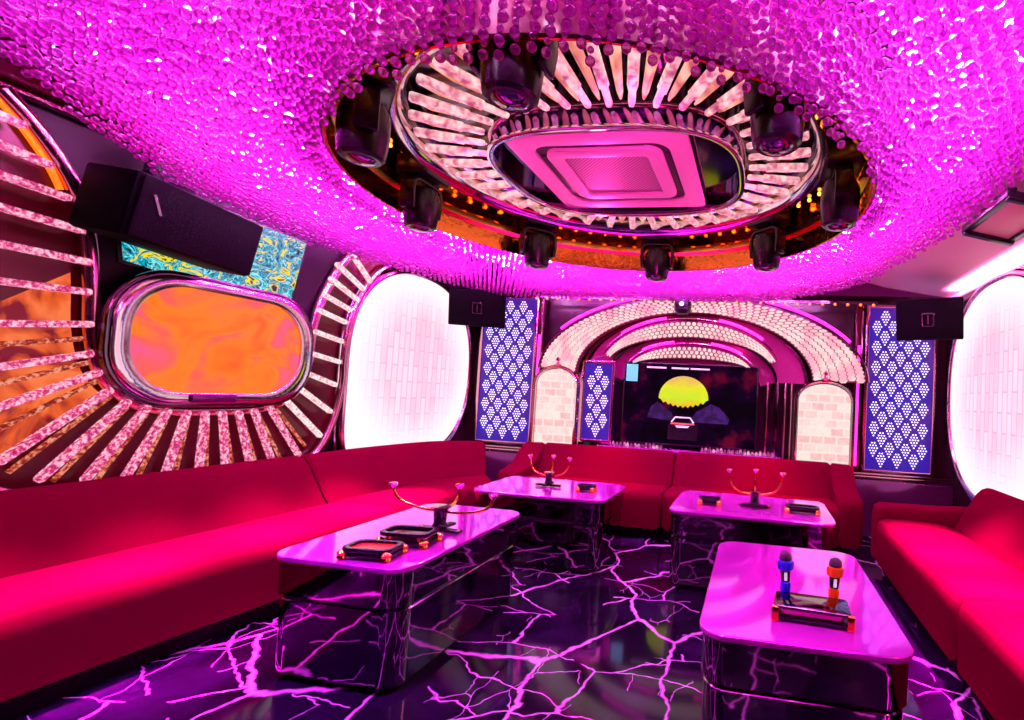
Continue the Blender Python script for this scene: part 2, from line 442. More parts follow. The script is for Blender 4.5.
# dark crown moulding on the left wall, with a red edge line
struct('trim_2', MB().prism([(XL + .002, 2.56), (XL + .16, 2.56), (XL + .22, 2.63), (XL + .22, 2.735), (XL + .002, 2.735)], YF + .01, YB - .3, 'y'), 'wall_dark_red')
struct('trim_3', MB().tube([(XL + .05, YF + .02, 2.535), (XL + .05, YB - .05, 2.535)], .022, 10), 'rose_chrome')
struct('trim_4', MB().tube([(XR - .05, YF + .02, 2.42), (XR - .05, YB - .05, 2.42)], .022, 10), 'cove_led')
# header beam over the back wall, and the chrome-lined ledge below its panels
struct('trim_5', MB().box(((XL + XR) / 2, 5.52, 2.545), (XR - XL - .02, .16, .20)), 'purple_gloss')
struct('baseboard_back', MB().box(((XL + XR) / 2, 5.44, .28), (XR - XL - .02, .30, .56), 0), 'purple_gloss', bevel=.01)
for i, (z, t) in enumerate(((.585, .02), (.612, .014))):
    struct('trim_%d' % (6 + i), MB().box(((XL + XR) / 2, 5.36 + .03 * i, z), (XR - XL - .02, .05, t)), 'rose_chrome', bevel=.004)

# ------------------------------------------------------------------ ceiling: LED panel, bead canopy, rosette
RC = (-.79, 2.57); RR = 1.29
canopy = [(-2.10, .45), (-2.50, 1.15), (-2.72, 1.49), (-2.97, 1.88), (-3.20, 2.39), (-3.33, 3.10), (-3.31, 3.5), (-3.18, 4.0), (-2.93, 4.7),
          (-2.39, 5.04), (.01, 5.07), (.38, 4.80), (.80, 4.25), (.96, 3.6), (1.07, 2.95), (1.07, 2.22), (1.02, 1.4), (.80, .6), (.2, .1), (-1.2, .1)]
canopy = [tuple(p)[:2] for p in smooth_path([(x, y, 0) for x, y in canopy + canopy[:1]], 6)][:-1]
lp = thing('ceiling_light_panel', 'magenta backlit ceiling panel glowing above the crystal bead canopy', 'ceiling light', (-1.1, 2.6, 2.70))
def panel_mesh():
    mb = MB(); n = 96; O = []; I = []
    for k in range(n):
        a = 2 * PI * k / n; d = Vector((math.cos(a), math.sin(a)))
        best = 9
        for i in range(len(canopy)):
            p, q = Vector(canopy[i]) - Vector(RC), Vector(canopy[(i + 1) % len(canopy)]) - Vector(RC)
            e = q - p; den = d.x * e.y - d.y * e.x
            if abs(den) < 1e-9: continue
            t = (p.x * e.y - p.y * e.x) / den; s = (p.x * d.y - p.y * d.x) / den
            if t > 0 and -1e-6 <= s <= 1 + 1e-6: best = min(best, t)
        O.append((RC[0] + d.x * (best - .02), RC[1] + d.y * (best - .02))); ri = RR + .05 + .10 * max(0, -d.y); I.append((RC[0] + d.x * ri, RC[1] + d.y * ri))
    return MB().band(O, I, 2.655, 2.70), O, I
pm, PO, PIn = panel_mesh()
pm.build('diffuser', 'panel', lp, True)
MB().band([(x + (x - RC[0]) * .006, y + (y - RC[1]) * .006) for x, y in PO], PO, 2.62, 2.73).build('rim', 'rose_chrome', lp, True)

M['bulb_white'] = mat('white_bulb', (1, .9, 1), 0, .3, (1, .62, 1), 120.0)
for bx, by in ((-2.28, .98), (-2.05, 1.05), (-2.43, 1.30), (-2.35, 1.75), (-2.62, 1.95), (-2.80, 2.40), (-1.60, 1.10), (-1.75, 1.35), (-1.20, 1.00), (-.95, .90), (-2.55, 2.9), (-2.9, 3.2), (-2.45, 3.6), (-2.3, 4.2), (-1.9, 4.5),
               (-1.2, 4.6), (-.4, 4.4), (.15, 4.1), (.2, 3.75), (.5, 3.5), (.75, 2.95), (.85, 2.4), (.70, 1.75), (.80, 1.45), (.55, 1.25), (.35, .85), (.05, .95), (.72, 2.05), (-.45, .85), (-3.0, 2.75), (-.62, 1.08), (-.20, 1.10)):
    for q in range(3):
        MB().sphere((bx + random.gauss(0, .06), by + random.gauss(0, .06), 2.385 + .05 * random.random()), .010 + .004 * random.random(), 8, 6).build('bulb', 'bulb_white', lp, True)

def inside(P, poly):
    x, y = P[:, 0], P[:, 1]; r = np.zeros(len(P), bool); n = len(poly)
    for i in range(n):
        x0, y0 = poly[i]; x1, y1 = poly[(i + 1) % n]
        if y0 == y1: continue
        c = ((y0 > y) != (y1 > y)) & (x < (x1 - x0) * (y - y0) / (y1 - y0) + x0); r ^= c
    return r
def edge_dist(P, poly):
    d = np.full(len(P), 9.0)
    for i in range(len(poly)):
        a = np.array(poly[i]); b = np.array(poly[(i + 1) % len(poly)]); e = b - a
        t = np.clip(((P - a) @ e) / max(e @ e, 1e-9), 0, 1); d = np.minimum(d, np.linalg.norm(P - a - t[:, None] * e, axis=1))
    return d
def icosphere(sub):
    import bmesh
    bm = bmesh.new(); bmesh.ops.create_icosphere(bm, subdivisions=sub, radius=1.0)
    v = np.array([p.co[:] for p in bm.verts]); f = np.array([[q.index for q in p.verts] for p in bm.faces]); bm.free(); return v, f
def bead_canopy():
    S = .047; pts = []
    ny = int(5.3 / (S * .866)); nx = int(4.8 / S)
    for j in range(ny):
        for i in range(nx):
            pts.append((-3.5 + (i + .5 * (j % 2)) * S, .08 + j * S * .866))
    P = np.array(pts); P += rng.normal(0, .003, P.shape)
    ring_d = np.linalg.norm(P - np.array(RC), axis=1)
    P = P[inside(P, canopy) & (ring_d > RR + .015)]
    ring_d = np.linalg.norm(P - np.array(RC), axis=1) - RR
    ed = np.minimum(edge_dist(P, canopy), ring_d)
    L = np.where(ed < .12, 9, 4); L = np.where(P[:, 1] < 1.5, 8, L); L = np.where((P[:, 1] > 3.0) & (ed >= .12), 3, L)
    zb = 2.30 + rng.normal(0, .008, len(P)) + .015 * np.sin(P[:, 0] * 3) * np.cos(P[:, 1] * 2.3)
    zb = zb - .09 * np.clip(1 - ring_d / .18, 0, 1) * (P[:, 1] < RC[1] + .4)
    cen = []; rad = []
    for (x, y), l, z in zip(P, L, zb):
        for k in range(l):
            cen.append((x, y, z + k * .033)); rad.append(.0150 if k == 0 else .0098)
    cen = np.array(cen); rad = np.array(rad)
    near = np.hypot(cen[:, 0], cen[:, 1]) < 3.0
    V = []; F = []; o = 0
    for sel, sub in ((near, 2), (~near, 1)):
        bv, bf = icosphere(sub); c = cen[sel]; r = rad[sel]
        v = (bv[None] * r[:, None, None] + c[:, None, :]).reshape(-1, 3)
        f = (bf[None] + (np.arange(len(c)) * len(bv))[:, None, None]).reshape(-1, 3) + o
        V.append(v); F.append(f); o += len(v)
    V = np.concatenate(V); F = np.concatenate(F)
    me = bpy.data.meshes.new('bead_canopy')
    me.vertices.add(len(V)); me.vertices.foreach_set('co', V.astype(np.float32).ravel())
    me.loops.add(F.size); me.loops.foreach_set('vertex_index', F.astype(np.int32).ravel())
    me.polygons.add(len(F)); me.polygons.foreach_set('loop_start', np.arange(0, F.size, 3, dtype=np.int32))
    me.polygons.foreach_set('loop_total', np.full(len(F), 3, np.int32))
    me.update(); me.validate(); me.shade_smooth()
    me.materials.append(M['bead'])
    ob = bpy.data.objects.new('bead_canopy', me); C.objects.link(ob)
    tag(ob, 'crystal bead curtain tinted with magenta light, hanging in a sheet over the whole ceiling', 'bead curtain', kind='stuff')
bead_canopy()

ro = thing('ceiling_rosette', 'round amber and chrome ceiling rosette with crystal rods fanned around the air conditioner', 'chandelier', (RC[0], RC[1], 2.72))
MB().annulus((*RC, 0), [(RR, 2.285), (RR + .012, 2.285), (RR + .012, 2.71), (RR, 2.71)]).build('outer_band', 'amber', ro, True)
MB().annulus((*RC, 0), [(RR + .012, 2.283), (RR + .022, 2.29), (RR + .022, 2.71), (RR + .012, 2.71)]).build('sleeve', 'wall_dark_red', ro, True)
MB().annulus((*RC, 0), [(RR - .002, 2.40), (RR - .03, 2.42), (RR - .03, 2.455), (RR - .002, 2.475)]).build('band_moulding', 'gold', ro, True)
MB().annulus((*RC, 0), [(1.05, 2.585), (RR, 2.585), (RR, 2.62), (1.05, 2.62)]).build('ledge', 'dark_mirror', ro, True)
MB().annulus((*RC, 0), [(1.06, 2.50), (1.09, 2.49), (1.10, 2.53), (1.06, 2.585), (1.02, 2.60), (1.03, 2.54)]).build('chrome_rim', 'chrome', ro, True)
MB().lathe([(1.06, 2.66), (1.06, 2.70)], (*RC, 0), 64).build('mirror_plate', 'deep_mirror', ro, True)
ls = MB()
for k in range(72):
    a = 2 * PI * k / 72
    ls.sphere((RC[0] + 1.235 * math.cos(a), RC[1] + 1.235 * math.sin(a), 2.572), .012, 6, 4)
ls.build('led_strip', 'ring_led', ro, True)
DC = (-.75, 2.52); DX, DY = .62, .50
def dr(a): return ((abs(math.cos(a)) / DX) ** 3 + (abs(math.sin(a)) / DY) ** 3) ** (-1 / 3)
def dout(k): return [(DC[0] + (dr(a) + k) * math.cos(a), DC[1] + (dr(a) + k) * math.sin(a)) for a in [2 * PI * q / 96 for q in range(96)]]
MB().band(dout(.015), dout(-.01), 2.435, 2.525).build('drum', 'purple_mirror', ro, True)
MB().band(dout(.028), dout(.0), 2.422, 2.438).build('drum_rim', 'chrome', ro, True, bevel=.003)
MB().band(dout(.028), dout(.0), 2.52, 2.535).build('drum_rim', 'rose_chrome', ro, True, bevel=.003)
MB().prism(dout(-.005), 2.50, 2.655).build('drum_plate', 'deep_mirror', ro, True)
for k in range(38):
    a = 2 * PI * (k + .5) / 38
    d = Vector((math.cos(a), math.sin(a), 0)); t = Vector((-d.y, d.x, 0))
    p0 = Vector((DC[0], DC[1], 2.505)) + d * (dr(a) + .045); p1 = Vector((RC[0], RC[1], 2.535)) + d * 1.01
    mb = MB()
    ax = (p1 - p0); n = Vector((0, 0, 1))
    rings = []
    for f, w in ((0, .012), (.04, .016), (.28, .016), (.30, .023), (.97, .023), (1, .017)):
        c = p0 + ax * f; h = w * .8
        rings.append([c + t * w + n * h * .3, c + t * w * .4 + n * h, c - t * w * .4 + n * h, c - t * w + n * h * .3, c - t * w * .7 - n * h, c + t * w * .7 - n * h])
    mb.loft(rings)
    mb.build('crystal_rod', 'crystal', ro, True, smooth=0)
    a += PI / 38; d = Vector((math.cos(a), math.sin(a), 0)); t = Vector((-d.y, d.x, 0))
    p0 = Vector((DC[0], DC[1], 2.53)) + d * (dr(a) + .05); p1 = Vector((RC[0], RC[1], 2.565)) + d * .99
    rings = []
    for f, w in ((0, .006), (.12, .014), (.75, .026), (1, .010)):
        c = p0.lerp(p1, f); rings.append([c + t * w, c + n * w * .5, c - t * w, c - n * w])
    MB().loft(rings).build('crystal_shard', 'warm_crystal', ro, True, smooth=0)

ac = thing('air_conditioner', 'square pink-lit ceiling cassette air conditioner in the middle of the rosette', 'air conditioner', (-.78, 2.52, 2.47))
h = .435
MB().prism(rrect(-.36, .36, -.36, .36, .03), .0, .16).build('housing', 'ac', ac, bevel=0)
MB().band(rrect(-h, h, -h, h, .035), rrect(-.335, .335, -.335, .335, .085), -.025, .0).build('panel_frame', 'ac', ac, bevel=.004)
MB().band(rrect(-.334, .334, -.334, .334, .085), rrect(-.292, .292, -.292, .292, .075), -.008, .012).build('air_slot', 'ac_dark', ac)
MB().band(rrect(-.291, .291, -.291, .291, .075), rrect(-.215, .215, -.215, .215, .02), -.028, .0).build('intake_frame', 'ac', ac, bevel=.005)
MB().prism(rrect(-.2145, .2145, -.2145, .2145, .02), -.018, .0).build('intake_grille', 'acgrille', ac)
for k in range(4):
    rz = PI / 2 * k
    o = MB().box((0, -.313, -.012), (.44, .026, .006), rot=None).build('louver', 'ac_dark', ac, bevel=.002); o.rotation_euler = (0, 0, rz)

# moving-head spotlights hanging round the rosette
def make_head():
    t = thing('moving_head_spotlight', 'x', 'stage light', (0, 0, 0), 0, 'moving head spotlights around the ceiling rosette')
    MB().prism(rrect(-.105, .105, -.085, .085, .025), -.10, 0).build('base', 'black', t, bevel=.008)
    MB().box((0, .087, -.05), (.10, .004, .035)).build('menu_panel', 'green_glint', t)
    yk = MB()
    arch = [(-.105, -.27), (-.115, -.20), (-.11, -.14), (-.08, -.105), (.08, -.105), (.11, -.14), (.115, -.20), (.105, -.27)]
    ring = lambda x, z, s: [(x * s, -.035, z + (.018 if s < 1 else 0)), (x * s, .035, z + (.018 if s < 1 else 0))]
    rings = []
    for x, z in arch:
        ix, iz = x * .82, (z - .022 if z > -.12 else z)
        rings.append([(x, -.038, z), (x, .038, z), (ix, .038, iz), (ix, -.038, iz)])
    yk.loft(rings).build('yoke', 'black', t, bevel=.006)
    MB().lathe([(.03, -.145), (.068, -.15), (.082, -.18), (.084, -.25), (.079, -.30), (.074, -.335), (.062, -.345)], n=24).build('head', 'black', t, smooth=40)
    MB().sphere((0, 0, -.333), .058, 16, 8, (1, 1, .45)).build('lens', 'green_glint', t)
    return t
where = {0: 'black moving head spotlight on the right rim of the ceiling rosette', 45: 'black moving head spotlight at the far right of the rosette, above the right brick panel',
         90: 'black moving head spotlight at the far middle of the rosette, above the wall screen', 135: 'black moving head spotlight at the far left of the rosette, above the left diamond panel',
         180: 'black moving head spotlight on the left rim of the rosette, above the left lightbox', 225: 'black moving head spotlight on the near left of the rosette, by its orange-lit edge',
         270: 'black moving head spotlight at the near edge of the rosette, half hidden behind hanging beads', 315: 'black moving head spotlight on the near right of the rosette, under the hanging strands'}
mh = make_head()
for i, a in enumerate(sorted(where)):
    ar = math.radians(a); loc = (RC[0] + 1.165 * math.cos(ar), RC[1] + 1.165 * math.sin(ar), 2.583)
    if i == 0: mh.scale = (1.15, 1.15, 1.15); mh.location = loc; mh.rotation_euler = (0, 0, ar + PI / 2); mh['label'] = where[a]
    else: dup(mh, loc, ar + PI / 2, where[a])

# ------------------------------------------------------------------ left wall
XW = XL + .002
def U(pts): return smooth_path([(XW + .045, y, z) for y, z in pts], 8)
inner_pts = [(1.66, 2.52), (1.80, 2.38), (1.93, 2.18), (2.00, 1.94), (2.03, 1.70), (2.05, 1.46), (2.11, 1.25), (2.24, 1.11), (2.42, 1.06), (2.68, 1.05), (2.95, 1.06), (3.14, 1.11), (3.27, 1.23), (3.33, 1.42), (3.34, 1.64), (3.38, 1.84), (3.46, 2.04), (3.57, 2.24), (3.70, 2.40), (3.80, 2.48)]
outer_pts = [(1.30, 2.50), (1.48, 2.24), (1.56, 1.94), (1.58, 1.70), (1.58, 1.46), (1.56, 1.25), (1.58, .95), (1.74, .72), (2.0, .64), (2.68, .61), (3.2, .62), (3.46, .70), (3.60, .95), (3.66, 1.25), (3.66, 1.46), (3.68, 1.70), (3.74, 1.92), (3.86, 2.14), (4.0, 2.30), (4.1, 2.36)]
rl = thing('wall_rod_light', 'U-shaped wall light of glowing acrylic rods between chrome tubes on the left wall', 'wall light', (XL, 2.68, 1.0))
ip, op = U(inner_pts), U(outer_pts)
MB().tube(ip, .035, 12).build('inner_tube', 'rose_chrome', rl, True)
MB().tube(op, .030, 12).build('outer_tube', 'rose_chrome', rl, True)
# mirrored channel behind the rods
fill = [[(XW + .004, a.y, a.z), (XW + .012, a.y, a.z), (XW + .012, b.y, b.z), (XW + .004, b.y, b.z)] for a, b in zip(ip, op)]
MB().loft(fill).build('channel', 'wall_dark_red', rl, True)
MB().loft([[(XW + .013, a.y - .06, a.z), (XW + .017, a.y - .06, a.z), (XW + .017, b.y + .10, b.z), (XW + .013, b.y + .10, b.z)] for a, b in list(zip(ip, op))[30:54]]).build('orange_reflection_panel', 'orange_reflection', rl, True)  # glowing sheet that stands in for the orange reflection behind the rods
MB().tube([(p.x - .01, p.y - .055, p.z) for p in ip[2:18]], .014, 8).build('orange_strip', 'orange_led', rl, True)
rods = [((3.59, 2.36), (3.85, 2.15)), ((3.47, 2.22), (3.78, 2.07)), ((3.42, 2.09), (3.72, 1.97)), ((3.37, 1.95), (3.66, 1.87)), ((3.34, 1.82), (3.62, 1.76)), ((3.32, 1.65), (3.60, 1.60)),
        ((3.30, 1.48), (3.59, 1.43)), ((3.27, 1.33), (3.57, 1.24)), ((3.20, 1.23), (3.54, 1.02)), ((3.11, 1.14), (3.46, .83)), ((3.00, 1.09), (3.28, .70)), ((2.90, 1.06), (3.07, .68)), ((2.80, 1.05), (2.91, .68)),
        ((2.70, 1.05), (2.75, .68)), ((2.60, 1.05), (2.59, .68)), ((2.50, 1.06), (2.41, .68)), ((2.40, 1.07), (2.22, .69)), ((2.30, 1.09), (2.05, .70)), ((2.21, 1.12), (1.88, .73)), ((2.13, 1.18), (1.74, .83)),
        ((2.08, 1.27), (1.68, 1.06)), ((2.04, 1.36), (1.62, 1.24)), ((2.03, 1.51), (1.60, 1.45)), ((2.01, 1.67), (1.60, 1.65)), ((2.00, 1.82), (1.58, 1.82)), ((1.96, 1.97), (1.54, 1.99)), ((1.90, 2.11), (1.47, 2.14)), ((1.83, 2.24), (1.38, 2.29)), ((1.73, 2.38), (1.27, 2.42))]
for i, (a, b) in enumerate(rods):
    p0, p1 = Vector((XW + .085, *a)), Vector((XW + .085, *b))
    d = (p1 - p0).normalized(); s = d.cross(Vector((1, 0, 0))); rings = []
    w = .016
    for f, q in ((0, .6), (.03, 1), (.97, 1), (1, .6)):
        c = p0.lerp(p1, f); rings.append([c + s * w * q + Vector((w * q, 0, 0)), c - s * w * q + Vector((w * q, 0, 0)), c - s * w * q - Vector((w * q, 0, 0)), c + s * w * q - Vector((w * q, 0, 0))])
    MB().loft(rings).build('acrylic_rod', 'rod_white' if i < 10 else 'rod_pink', rl, True, smooth=0)
    # slim glowing rod standing in for a reflection, fanned halfway to the next
    if 9 <= i <= 21:
        a2, b2 = Vector(a).lerp(Vector(rods[i + 1][0]), .5), Vector(b).lerp(Vector(rods[i + 1][1]), .5)
        MB().tube([(XW + .035, *a2), (XW + .035, *b2)], .013, 6).build('reflected_rod', 'rod_reflection', rl, True, smooth=0)

ws = thing('wall_screen', 'orange glowing oblong screen in a wide chrome frame inside the rod light', 'screen', (XL, 2.68, 1.1))
def oblong(y0, y1, z0, z1, r, dx=0): return rrect(y0, y1, z0, z1, r, 10)
MB().prism(oblong(2.07, 3.27, 1.095, 1.85, .30), XW + .05, XW + .10, 'x').build('backplate', 'purple_gloss', ws, True)
MB().band(oblong(2.075, 3.265, 1.10, 1.845, .30), oblong(2.16, 3.18, 1.165, 1.785, .27), XW + .10, XW + .135, 'x').build('frame', 'chrome', ws, True, bevel=.008)
MB().prism(oblong(2.158, 3.182, 1.163, 1.787, .27), XW + .10, XW + .118, 'x').build('screen', 'orange_screen', ws, True)
MB().band(oblong(2.05, 3.29, 1.08, 1.87, .32), oblong(2.085, 3.255, 1.11, 1.835, .295), XW + .09, XW + .125, 'x').build('outer_rim', 'deep_mirror', ws, True, bevel=.006)
MB().box((XW + .142, 2.60, 1.135), (.02, .26, .05)).build('sensor_bar', 'purple_gloss', ws, True, bevel=.005)

lw = thing('led_display', 'LED display with teal and yellow pattern on the left wall, partly behind the black speaker', 'screen', (XL, 2.7, 1.86))
def dpoly(i): return [(2.14 + i, 1.86 + i), (3.16 - i, 1.735 + i), (3.26 - i, 2.33 - i), (2.07 + i, 2.37 - i)]
MB().prism(dpoly(0), XW, XW + .03, 'x').build('frame', 'black', lw, True, bevel=.004)
MB().prism(dpoly(.02), XW + .02, XW + .036, 'x').build('picture', 'led_wall', lw, True)
# purple lacquer panel behind the orange screen
pp = [(p.y, p.z) for p in ip]
pnl = MB().prism(pp, XW, XW + .018, 'x').build('wall_panel', 'satin_black'); pnl['kind'] = 'structure'; pnl.name = 'wall_left_panel'

def speaker(name, label, loc, dims, rot, badge_side):
    t = thing(name, label, 'speaker', loc)
    t.rotation_euler = rot
    w, d, hh = dims
    # trapezoid cabinet: grille side wider
    poly = [(-w / 2, -d / 2), (w / 2, -d / 2), (w * .38, d / 2), (-w * .38, d / 2)]
    MB().prism(poly, -hh / 2, hh / 2).build('cabinet', 'black_matte', t, bevel=.012)
    MB().box((0, -d / 2 - .008, 0), (w * .95, .016, hh * .93)).build('grille', 'grille', t, bevel=.008)
    MB().band(rrect(-.05, .05, -.06, .06, .008), rrect(-.04, .04, -.05, .05, .006), -d / 2 - .022, -d / 2 - .014, 'y').build('badge_frame', 'badge', t)
    MB().box((0, -d / 2 - .019, 0), (.014, .006, .075)).build('badge_bar', 'badge', t)
    MB().box((0, d / 2 + .06, 0), (.06, .14, .10)).build('bracket', 'black', t, bevel=.006)
    return t
t = speaker('karaoke_speaker', 'black wall speaker above the left lightbox and left blue diamond panel', (-3.06, 5.09, 2.17), (.58, .40, .40), (math.radians(12), 0, math.radians(24)), 0)
t = speaker('karaoke_speaker', 'black wall speaker between the right blue diamond panel and right lightbox', (1.55, 4.82, 2.12), (.54, .38, .36), (math.radians(12), 0, math.radians(-28)), 0)
t = thing('bass_speaker', 'large black speaker on the left wall, covering part of the teal and yellow display', 'speaker', (-3.17, 2.22, 2.09))
MB().box((0, 0, 0), (.30, .68, .33)).build('cabinet', 'black_matte', t, bevel=.02)
MB().box((.165, 0, 0), (.012, .64, .31)).build('grille', 'grille', t, bevel=.006)
MB().box((.173, -.24, .03), (.006, .012, .10), rot=Matrix.Rotation(.5, 3, 'X')).build('badge', 'badge', t)
MB().box((-.12, 0, .30), (.05, .24, .28)).build('hanger', 'black', t, bevel=.006)
t.rotation_euler = (math.radians(-4), math.radians(8), math.radians(4))

# lightboxes
def lightbox_thing(x, sgn, cy, label):
    t = thing('lightbox', label, 'wall light', (x, cy, 1.46))
    a, b, e = .905, .915, 2.35
    def mk(k):
        out = []
        for q in range(96):
            an = 2 * PI * q / 96; c, s_ = math.cos(an), math.sin(an); ex = 7.0 if (c < 0 and s_ < 0) else e
            out.append(((a + k) * math.copysign(abs(c) ** (2 / ex), c), (b + k) * math.copysign(abs(s_) ** (2 / ex), s_)))
        return out
    MB().prism(mk(.02), 0, sgn * .035, 'x').build('tray', 'black', t)
    MB().prism(mk(-.004), sgn * .03, sgn * .05, 'x').build('diffuser', 'lightbox', t)
    MB().tube([(sgn * .05, y, z) for y, z in mk(.012)], .024, 10, True, up=(1, 0, 0)).build('frame', 'rose_chrome', t)
    MB().tube([(sgn * .03, y, z) for y, z in mk(.060)], .014, 8, True, up=(1, 0, 0)).build('outer_frame', 'chrome', t)
    return t
lightbox_thing(XL + .001, 1, 4.60, 'large white oval lightbox on the left wall beside the rod light')
lightbox_thing(XR - .001, -1, 4.42, 'large white oval lightbox on the right wall above the right sofa')

# black framed panel under the right ceiling edge
t = thing('ceiling_bracket', 'black bracket holding a cream panel under the right edge of the ceiling', 'bracket', (1.42, 3.15, 2.44))
MB().box((0, 0, -.01), (.22, .52, .018), rot=Matrix.Rotation(.25, 3, 'Y')).build('cream_panel', 'cream', t, bevel=.004)
for yy in (-.28, .28): MB().box((0, yy, -.02), (.30, .05, .05), rot=Matrix.Rotation(.25, 3, 'Y')).build('frame_bar', 'black', t, bevel=.006)
for xx, zz in ((-.13, .03), (.13, -.04)): MB().box((xx, 0, zz), (.05, .60, .05)).build('frame_bar', 'black', t, bevel=.006)
MB().box((.04, 0, .05), (.04, .08, .12)).build('hanger', 'black', t)

# ------------------------------------------------------------------ back wall
def diamond_panel(name, label, x0, x1, z0, z1, y, nx, nz, group=None):
    t = thing(name, label, 'light panel', ((x0 + x1) / 2, y, z0))
    MB().band([(x0 - .035, z0 - .035), (x1 + .035, z0 - .035), (x1 + .035, z1 + .035), (x0 - .035, z1 + .035)], [(x0, z0), (x1, z0), (x1, z1), (x0, z1)], y - .015, y + .045, 'y').build('frame', 'rose_chrome', t, True, bevel=.005)
    # dark fretwork between the diamonds and the dots inside them
    dx, dz = (x1 - x0) / nx, (z1 - z0) / nz
    dots = MB().box(((x0 + x1) / 2, y + .02, (z0 + z1) / 2), (x1 - x0, .04, z1 - z0))
    rows = [2, 3, 4, 3, 2, 1]
    for j in range(2 * nz + 1):
        for i in range(nx + 1):
            cx = x0 + dx * (i + (.5 if j % 2 == 0 else 0)); cz = z0 + dz * j / 2
            if cx - dx * .2 < x0 or cx + dx * .2 > x1 or cz - dz * .2 < z0 or cz + dz * .2 > z1: continue
            for q, n in enumerate(rows):
                zz = cz + dz * .31 - dz * .64 * q / (len(rows) - 1)
                for p in range(n):
                    xx = cx + (p - (n - 1) / 2) * dx * .17
                    r = .0085
                    if not (x0 + r < xx < x1 - r and z0 + r < zz < z1 - r): continue
                    dots.loft([[(xx + r * k * math.cos(a), y - dd, zz + r * k * math.sin(a)) for a in [2 * PI * s / 6 for s in range(6)]] for k, dd in ((1, -.003), (.9, .004), (.6, .006))])
    o = dots.build('dotted_backlight', 'violet', t, True, smooth=0)
    o.data.materials.append(M['dot_led'])
    for p in o.data.polygons:
        p.material_index = 0 if p.index < 6 else 1
    return t
diamond_panel('diamond_light_panel', 'tall blue light panel of dotted diamonds to the left of the arch', -3.26, -2.60, .66, 2.36, 5.54, 4, 8)
diamond_panel('diamond_light_panel', 'tall blue light panel of dotted diamonds to the right of the arch', 1.16, 1.80, .64, 2.34, 5.54, 4, 8)
diamond_panel('small_light_panel', 'small blue dotted light panel between the left brick column and the wall television', -1.92, -1.60, .76, 1.62, 5.45, 2, 4)

def ell(cx, cz, a, b, t0, t1, n):
    return [(cx + a * math.cos(t0 + (t1 - t0) * k / n), cz + b * math.sin(t0 + (t1 - t0) * k / n)) for k in range(n + 1)]
def tile_arch(name, label, oc, oa, ic, ia, t0, t1, y, th, rows, cols, tr):
    """oc/ic: centres (x,z); oa/ia: semi-axes of the outer and inner edges."""
    t = thing(name, label, 'arch light', (oc[0], y, oc[1]))
    n = 48; O = ell(*oc, *oa, t0, t1, n); I = ell(*ic, *ia, t0, t1, n)
    MB().band(O, I, y, y + th, 'y', False).build('body', 'tile_bed', t, True)
    mb = MB()
    for j in range(rows):
        for i in range(cols):
            ti = t0 + (t1 - t0) * (i + .5 + .5 * (j % 2)) / (cols + .5); f = (j + .5) / rows
            co, so = math.cos(ti), math.sin(ti)
            po = Vector((oc[0] + oa[0] * co, oc[1] + oa[1] * so)); pi_ = Vector((ic[0] + ia[0] * co, ic[1] + ia[1] * so))
            p = po.lerp(pi_, f); w = (po - pi_).length / rows
            q = Vector((oc[0] + oa[0] * math.cos(ti + .01), oc[1] + oa[1] * math.sin(ti + .01))) - po
            ta = q.normalized(); no = (po - pi_).normalized()
            lw_ = tr
            hexa = [(ta * math.cos(s) * lw_ + no * math.sin(s) * w * .62) for s in [PI / 6 + PI / 3 * k for k in range(6)]]
            mb.loft([[(p.x + v.x * k, y - d, p.y + v.y * k) for v in hexa] for k, d in ((.90, -.002), (.82, .016), (.50, .024))])
    mb.build('crystal_tiles', 'tiles', t, True, smooth=0)
    edge = ell(oc[0], oc[1], oa[0] + .035, oa[1] + .035, t0, t1, n)
    MB().tube([(x, y + .01, z) for x, z in edge], .012, 8).build('edge_tube', 'rose_chrome', t, True)
    for a, b in ((int(n * .16), int(n * .40)), (int(n * .62), int(n * .86))):
        MB().tube([(x, y - .004, z + .02) for x, z in edge[a:b]], .016, 8).build('neon_tube', 'magenta_led', t, True)
    return t
tile_arch('crystal_arch', 'widest arch of glowing white crystal tiles on the back wall', (-.66, 1.52), (1.76, .85), (-.71, 1.50), (1.30, .715), .02, PI - .02, 5.36, .11, 6, 62, .036)
tile_arch('crystal_arch', 'middle arch of glowing white crystal tiles inside the widest arch', (-.74, 1.55), (.98, .565), (-.74, 1.60), (.92, .35),   .30, PI - .30, 5.40, .10, 4, 40, .030)
tile_arch('crystal_arch', 'smallest orange and pink crystal arch just above the wall television', (-.72, 1.56), (.68, .285), (-.72, 1.62), (.64, .10), .30, PI - .30, 5.42, .08, 3, 30, .024)
# pink panels that fill the spaces between the arches
t = thing('arch_panel', 'shiny magenta arched panel behind the crystal tile arches', 'wall panel', (-.7, 5.6, .6))
MB().band(ell(-.69, 1.50, 1.24, .72, .0, PI, 48), ell(-.73, 1.50, .94, .56, .0, PI, 48), 5.545, 5.61, 'y', False).build('outer_panel', 'pink_arch', t, True)
MB().band(ell(-.73, 1.50, .94, .48, .0, PI, 48), ell(-.73, 1.45, .78, .22, .0, PI, 48), 5.56, 5.61, 'y', False).build('inner_panel', 'pink_arch', t, True)
MB().band(ell(-.73, 1.50, .96, .49, .0, PI, 48), ell(-.73, 1.50, .93, .46, .0, PI, 48), 5.515, 5.61, 'y', False).build('dark_rib', 'deep_mirror', t, True)
MB().band(ell(-.72, 1.50, 1.27, .745, .0, PI, 48), ell(-.72, 1.50, 1.235, .71, .0, PI, 48), 5.51, 5.61, 'y', False).build('chrome_rib', 'rose_chrome', t, True)
for x in (-1.69, .23): MB().box((x, 5.56, 1.07), (.035, .10, .86)).build('post', 'deep_mirror', t, True, bevel=.006)
